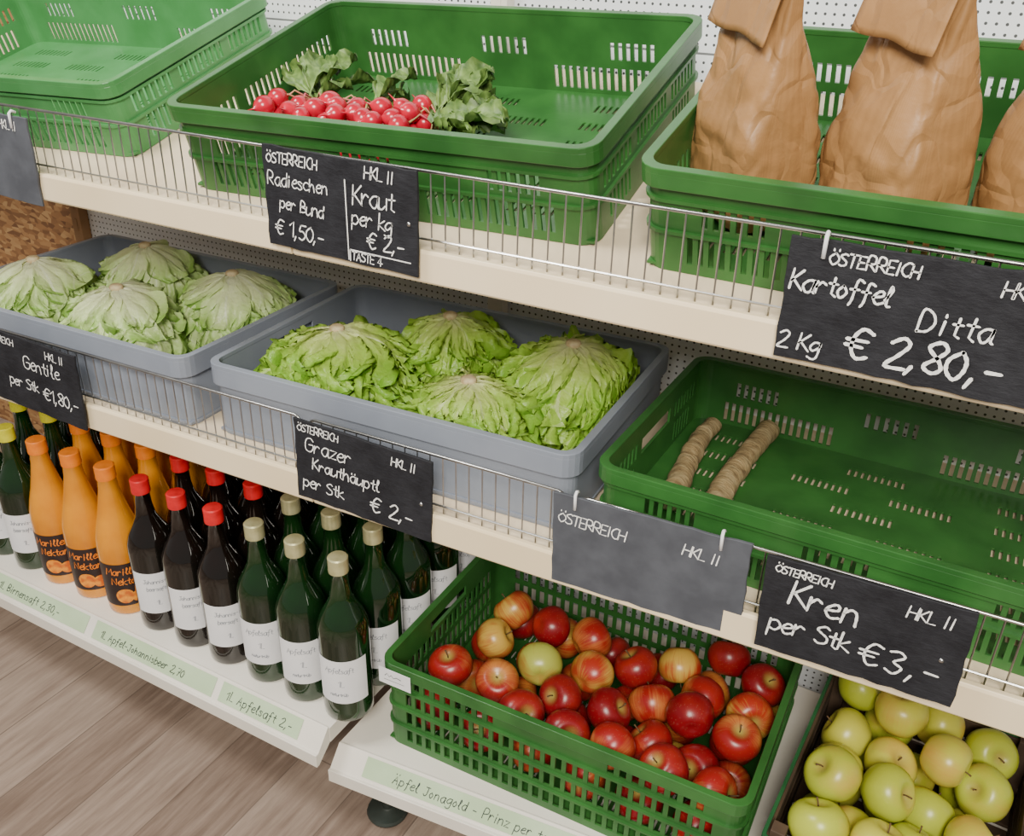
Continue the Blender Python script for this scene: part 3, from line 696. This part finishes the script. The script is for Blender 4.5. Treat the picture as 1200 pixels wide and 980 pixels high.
# ------------------------------------------------------------------ horseradish
def root(p0, p1, r, seed, lab):
    rs = random.Random(seed); p0, p1 = Vector(p0), Vector(p1); n = 40; m = MB(); pts = []; rr_ = []; cur = 1
    for i in range(n + 1):
        s = i / n; p = p0.lerp(p1, s) + Vector((math.sin(s * 5 + seed) * .004, 0, 0)); pts.append(p - p0)
        cur += (rs.uniform(-.035, .035) - (cur - 1) * .25); rr_.append(r * (.84 + .16 * s) * cur)
    rr_[0] *= .7
    m.tube(pts, rr_, 20)
    me = m.mesh('horseradish', M['kren'], True, 60)
    for v in me.vertices:
        v.co += Vector((noise.noise(v.co * 45 + Vector((seed, 0, 0))), 0, noise.noise(v.co * 45 + Vector((0, seed, 5))))) * .003
    o = new_obj('horseradish_root', me, loc=p0, label=lab, cat='horseradish', group='horseradish roots')
    d = (p1 - p0).normalized(); c = MB(); e = pts[-1]; c.tube([e - d * .012, e - d * .004, e + d * .004, e + d * .006], [rr_[-1] * 1.0, rr_[-1] * 1.08, rr_[-1] * 1.0, rr_[-1] * .8], 18)
    new_obj('cut_end', c.mesh('cut_end', M['krencut'], True, 50), o, label='dark green cut crown end')
root((-.332, 1.262, .6905), (-.316, 1.020, .6915), .0165, 3, 'knobbly tan horseradish root lying in the green crate')
root((-.256, 1.295, .6905), (-.254, 1.000, .6925), .0182, 8, 'long pale horseradish root with green cut end')

# ------------------------------------------------------------------ radishes
def radish_mesh(seed, r):
    m = MB(); prof = []
    for i in range(13):
        th = math.pi * i / 12; prof.append((r * math.sin(th) ** .9 if 0 < i < 12 else 0, -r * math.cos(th) * 1.05))
    prof = [(0, -r * 2.2), (.0006, -r * 1.9), (.0014, -r * 1.25)] + prof[2:]
    m.lathe(prof, 16); return m.mesh('radish', M['radish'], True)
RMs = [radish_mesh(i, .0125 + .001 * i) for i in range(3)]
def leaf_mesh(seed, L, w):
    rs = random.Random(seed); m = MB(); NS, NW = 16, 10
    for i in range(NS + 1):
        s = i / NS; ww = w * (math.sin(math.pi * max(s - .2, 0) / .8 * .93 + .05) ** .8 if s > .2 else .05) * (1 + .18 * math.sin(s * 30))
        for j in range(NW + 1):
            t_ = -1 + 2 * j / NW
            m.v.append((t_ * ww, s * L, .018 * math.sin(s * 2.6) + .010 * abs(t_) * (s > .2) + .008 * math.sin(t_ * 7 + s * 14 + seed) * (s > .2) * abs(t_) + rs.uniform(-.0012, .0012)))
    for i in range(NS):
        for j in range(NW):
            q = i * (NW + 1) + j; m.f.append((q, q + 1, q + NW + 2, q + NW + 1))
    return m.mesh('leaf', M['leafgreen'], True)
LM = [leaf_mesh(i, .072 + .010 * i, .017 + .003 * i) for i in range(4)]
crM = Matrix.Translation(ondeck(-.706, 1.098)) @ Matrix.Rotation(TILT, 4, 'X') @ Matrix.Rotation(rad(3), 4, 'Z')
rd = random.Random(12)
def bunch(cx, cy, n, leafdir, lab, spread=.045, nleaf=10, fan=.9):
    e = bpy.data.objects.new('radish_bunch', None); COL.objects.link(e); e.empty_display_size = .02
    e.matrix_world = crM @ Matrix.Translation((cx, cy, .0065)); e['label'] = lab; e['category'] = 'radish bunch'; e['group'] = 'radish bunches'
    pts = [(rd.uniform(-spread, spread), rd.uniform(-.026, .026), .014 + .021 * (i % 3)) for i in range(n)]
    P = relax(pts, [.0130] * n, (-spread - .015, spread + .015, -.044, .044), 0, 90, .1)
    tie = Vector((leafdir[0] * .060, leafdir[1] * .060, .034)); sm = MB()
    for p in P:
        d = (p - tie); d.z -= .004; q = (d.normalized() + Vector((rd.uniform(-.4, .4), rd.uniform(-.4, .4), rd.uniform(-.4, .4)))).normalized().to_track_quat('-Z', 'Y')
        o = new_obj('radish', RMs[rd.randint(0, 2)], e, loc=p); o.rotation_mode = 'QUATERNION'; o.rotation_quaternion = q
        mid = (p + tie) / 2 + Vector((0, 0, .016)); sm.tube([p - d.normalized() * .010, mid, tie + Vector((rd.uniform(-.004, .004),) * 3)], [.0017, .0013, .0013], 6)
    new_obj('stalks', sm.mesh('stalks', M['radishstem'], True), e)
    base = math.atan2(leafdir[1], leafdir[0])
    for i in range(nleaf):
        a = base + rd.uniform(-fan, fan); k = rd.uniform(.55, 1.15)
        new_obj('leaf', LM[i % 4], e, loc=(tie.x * k, tie.y * k, .014 + .036 * i / nleaf), rot=(rd.uniform(-.12, .30) , rd.uniform(-.5, .5), a - math.pi / 2))
bunch(-.206, -.058, 20, (-.15, 1), 'bunch of red radishes with green leaves in the crate', .044, 8, .9)
bunch(-.126, -.060, 22, (.25, 1), 'bunch of small red radishes beside another bunch', .044, 3, .4)
bunch(-.046, -.045, 22, (1, .30), 'bunch of red radishes, leaves spread over the crate floor', .042, 26, 1.3)

# ------------------------------------------------------------------ potato bags
def bag(seed, x, y, lean, rotz, Hh=.275):
    rs = random.Random(seed); NZ, NA = 64, 96; m = MB(); uvs = []
    for i in range(NZ + 1):
        s = i / NZ; z = s * Hh
        bulge = math.sin(min(s / .62, 1) * math.pi) * .07
        wx = .061 * (1 + bulge) * (1 - .12 * max(0, (s - .40) / .60)); wy = .050 * (1 + bulge * 1.2) * max(.045, 1 - max(0, (s - .36) / .64) ** 1.05)
        if s < .05: wx *= .90 + 2. * s; wy *= .90 + 2. * s
        for j in range(NA):
            a = 2 * math.pi * j / NA; c, s_ = math.cos(a), math.sin(a); e = .42 if s < .4 else .42 + .12 * (s - .4)
            px = wx * math.copysign(abs(c) ** e, c); py = wy * math.copysign(abs(s_) ** e, s_)
            v = Vector((px, py, z)); vv = Vector((px * 1.2, py * 1.2, z * .75))
            dist, _p = noise.voronoi(vv * 13 + Vector((seed * 3.1, 0, 0))); k = min(dist[1] - dist[0], .7) * .012
            dist, _p = noise.voronoi(vv * 27 + Vector((0, seed * 2.3, 0))); k += min(dist[1] - dist[0], .3) * .006
            k += noise.noise(v * 10 + Vector((seed, 1, 2))) * .006 - .006
            k *= min(1, s * 6) * (1 if s < .7 else max(.12, 1 - (s - .7) * 3.2))
            d = Vector((px / max(wx, .01), py / max(wy, .02), 0)); v += d.normalized() * k
            m.v.append(tuple(v)); uvs.append((j / NA, s))
    for i in range(NZ):
        for j in range(NA):
            m.f.append((i * NA + j, i * NA + (j + 1) % NA, (i + 1) * NA + (j + 1) % NA, (i + 1) * NA + j))
    m.f.append(tuple(reversed(range(NA))))
    me = m.mesh('paper_bag', M['kraft'], True, 24); ul = me.uv_layers.new(name='UVMap')
    for p in me.polygons:
        us = [uvs[me.loops[li].vertex_index][0] for li in p.loop_indices]; wrap = max(us) > .9 and min(us) < .1
        for li in p.loop_indices:
            u_, v_ = uvs[me.loops[li].vertex_index]; ul.data[li].uv = (u_ + 1 if wrap and u_ < .5 else u_, v_)
    o = new_obj('paper_bag', me, label='crumpled brown kraft paper bag of potatoes with folded top', cat='paper bag', group='potato bags')
    o.matrix_world = Matrix.Translation((x, y, 1.040 + .279 * (y - .855))) @ Matrix.Rotation(TILT * .7 + lean, 4, 'X') @ Matrix.Rotation(rotz, 4, 'Z')
    f = MB(); fu = []; nx, nz = 14, 12; FL = .080
    for k in range(nz + 1):
        t_ = k / nz
        for i in range(nx + 1):
            u = -1 + 2 * i / nx; w_ = .0545 + .003 * t_
            z = Hh + .003 - FL * t_; yb = -.005 - .027 * t_ + .0010 * math.sin(u * 4 + seed) - .002 * abs(u) ** 4 * t_
            f.v.append((u * w_, yb if k else .002, z + .0015 * math.sin(u * 5 + seed))); fu.append(((u + 1) / 4, t_ * .2))
    for k in range(nz):
        for i in range(nx):
            q = k * (nx + 1) + i; f.f.append((q, q + 1, q + nx + 2, q + nx + 1))
    fm = f.mesh('folded_flap', M['kraft'], True); ul = fm.uv_layers.new(name='UVMap')
    for lp in fm.loops: ul.data[lp.index].uv = fu[lp.vertex_index]
    fo = new_obj('folded_flap', fm, o); md = fo.modifiers.new('th', 'SOLIDIFY'); md.thickness = .0018
bag(1, -.264, 1.028, -.02, rad(-44), .270); bag(2, -.116, 1.018, -.02, rad(-42), .275); bag(3, .032, 1.018, 0, rad(-40), .270)

# ------------------------------------------------------------------ slate signs
def slate(corner, W, Hh, y, rot, mat, items, lab, yaw=0, tiltx=0, hooks=(), rivets=(), lines=()):
    rs = random.Random(int(W * 1e4 + corner[0] * 1e3)); n = 14; out = []
    for i in range(n): out.append((W * i / n, rs.uniform(-.0012, .0012)))
    for i in range(8): out.append((W + rs.uniform(-.0012, .0012), Hh * i / 8))
    for i in range(n): out.append((W - W * i / n, Hh + rs.uniform(-.001, .001)))
    for i in range(8): out.append((rs.uniform(-.0012, .0012), Hh - Hh * i / 8))
    m = MB(); k = len(out); m.v = [(a, 0, b - Hh) for a, b in out] + [(a + rs.uniform(-.001, .001), .004, b - Hh) for a, b in out]
    m.f = [tuple(range(k)), tuple(reversed(range(k, 2 * k)))] + [(i, i + k, (i + 1) % k + k, (i + 1) % k) for i in range(k)]
    o = new_obj('slate_sign', m.mesh('slate_sign', mat), label=lab, cat='price sign', group='slate price signs')
    o.matrix_world = Matrix.Translation((corner[0], y, corner[1])) @ Matrix.Rotation(yaw, 4, 'Z') @ Matrix.Rotation(rad(rot), 4, 'Y') @ Matrix.Rotation(tiltx, 4, 'X')
    bevel(o, .0006, 1)
    its = [(strokes(tx, x * W, (1 - yy) * Hh - Hh, h * Hh, rot=r_, sp=sp_), w) for tx, x, yy, h, w, r_, sp_ in items]
    its += [([[(a * W, -b * Hh), (c * W, -d * Hh)]], .0016) for a, b, c, d in lines]
    writing('chalk_writing', its, M['chalk'], lambda a, b: (a, -.0008, b), o)
    for hx in hooks:
        h = MB(); h.tube([(hx * W, -.002, -.016), (hx * W, -.002, .004), (hx * W, .002, .007), (hx * W, .008, .004)], .0020, 8); new_obj('hook', h.mesh('hook', M['paperwhite'], True), o, label='white plastic hanging hook')
    for rx, ry in rivets:
        h = MB(); h.lathe([(.0028, 0), (.0022, .0012), (0, .0016)], 10); ro = new_obj('screw', h.mesh('screw', M['chrome'], True), o, loc=(rx * W, -.0002, -ry * Hh), rot=(rad(90), 0, 0))
    return o
slate((-.803, 1.130), .222, .122, .836, 1.0, M['slate'],
      [('ÖSTERREICH', .03, .16, .10, .0016, 0, .80), ('HKL II', .68, .155, .11, .0016, 0, .8), ('Radieschen', .025, .38, .145, .0015, 0, .73), ('per Bund', .10, .60, .14, .0016, -2, .68), ('€ 1,50,-', .05, .87, .155, .0018, -2, .76),
       ('Kraut', .60, .42, .18, .0018, 2, .76), ('per kg', .59, .61, .15, .0017, 0, .76), ('€ 2,-', .68, .81, .16, .0019, 0, .8), ('TASTE 4', .58, .965, .085, .0014, 0, .75)],
      'dark slate sign with white chalk prices for radishes and cabbage', rivets=((.95, .5),), lines=((.555, .2, .56, .97), (.57, .87, .96, .87), (.57, .87, .57, .98)))
slate((-.172, 1.122), .222, .118, .838, 0, M['slate'],
      [('ÖSTERREICH', .16, .17, .10, .0017, 0, .82), ('HKL II', .80, .20, .11, .0017, 0, .8), ('Kartoffel', .02, .42, .16, .0022, 0, .80), ('Ditta', .54, .56, .18, .0022, 0, .90), ('2 Kg', .01, .91, .14, .0019, 0, .85), ('€ 2,80,-', .28, .88, .24, .0034, 0, .86)],
      'large dark slate sign with chalk price for potatoes', hooks=(.135,))
slate((-.796, .764), .222, .126, .836, 2.0, M['slate'],
      [('ÖSTERREICH', .03, .13, .09, .0015, 0, .76), ('HKL II', .72, .19, .10, .0016, 0, .8), ('Grazer', .08, .36, .17, .0018, 0, .84), ('Krauthäuptl', .13, .58, .16, .0018, 0, .72), ('per Stk', .05, .84, .15, .0018, 0, .78), ('€ 2,-', .56, .86, .18, .0023, 0, .9)],
      'dark slate sign with chalk price for lettuce', yaw=.035, rivets=((.93, .55),))
slate((-.404, .764), .240, .130, .852, -1.0, M['slate_light'],
      [('ÖSTERREICH', .03, .30, .11, .0015, -2, .76), ('HKL II', .68, .28, .11, .0015, -4, .8)],
      'worn gray slate sign with little chalk writing', yaw=.04, tiltx=.0, hooks=(.12, .86))
slate((-.144, .772), .208, .124, .848, -1.0, M['slate'],
      [('ÖSTERREICH', .05, .14, .08, .0015, -1, .76), ('HKL II', .70, .22, .12, .0016, 0, .8), ('Kren', .14, .44, .25, .0030, -2, .84), ('per Stk', .06, .76, .19, .0025, 0, .78), ('€3,-', .52, .82, .25, .0027, 0, .95)],
      'dark slate sign with chalk price for horseradish', yaw=.02, rivets=((.90, .55),))
slate((-1.440, .775), .226, .132, .806, 3.0, M['slate'],
      [('ÖSTERREICH', .06, .15, .09, .0015, 0, .76), ('HKL II', .70, .17, .10, .0016, 0, .8), ('Gentile', .45, .40, .17, .0019, 0, .82), ('per Stk', .26, .70, .14, .0018, 0, .78), ('€1,80,-', .60, .76, .17, .0021, 0, .76)],
      'dark slate sign with chalk price on the lettuce shelf', yaw=.035)
slate((-1.462, 1.118), .222, .124, .836, 1.5, M['slate_light'], [('HKL II', .72, .16, .10, .0015, 0, .8)], 'worn gray slate sign with faint chalk marks', hooks=(.86,))

# ------------------------------------------------------------------ light
w = bpy.data.worlds.new('world'); scene.world = w; w.use_nodes = True
bg = w.node_tree.nodes['Background']; bg.inputs[0].default_value = (1, .96, .91, 1); bg.inputs[1].default_value = .27
def area(name, loc, target, size, energy, color):
    l = bpy.data.lights.new(name, 'AREA'); l.size = size; l.energy = energy; l.color = color
    o = bpy.data.objects.new(name, l); COL.objects.link(o); o.location = loc
    o.rotation_euler = (Vector(target) - Vector(loc)).to_track_quat('-Z', 'Y').to_euler()
area('window_light', (.5, -1.4, 2.6), (-.6, 1.0, .6), 1.0, 145, (1, .94, .83))
area('ceiling_light', (-1.5, .1, 2.9), (-.9, 1.1, .7), .7, 56, (1, .97, .91))
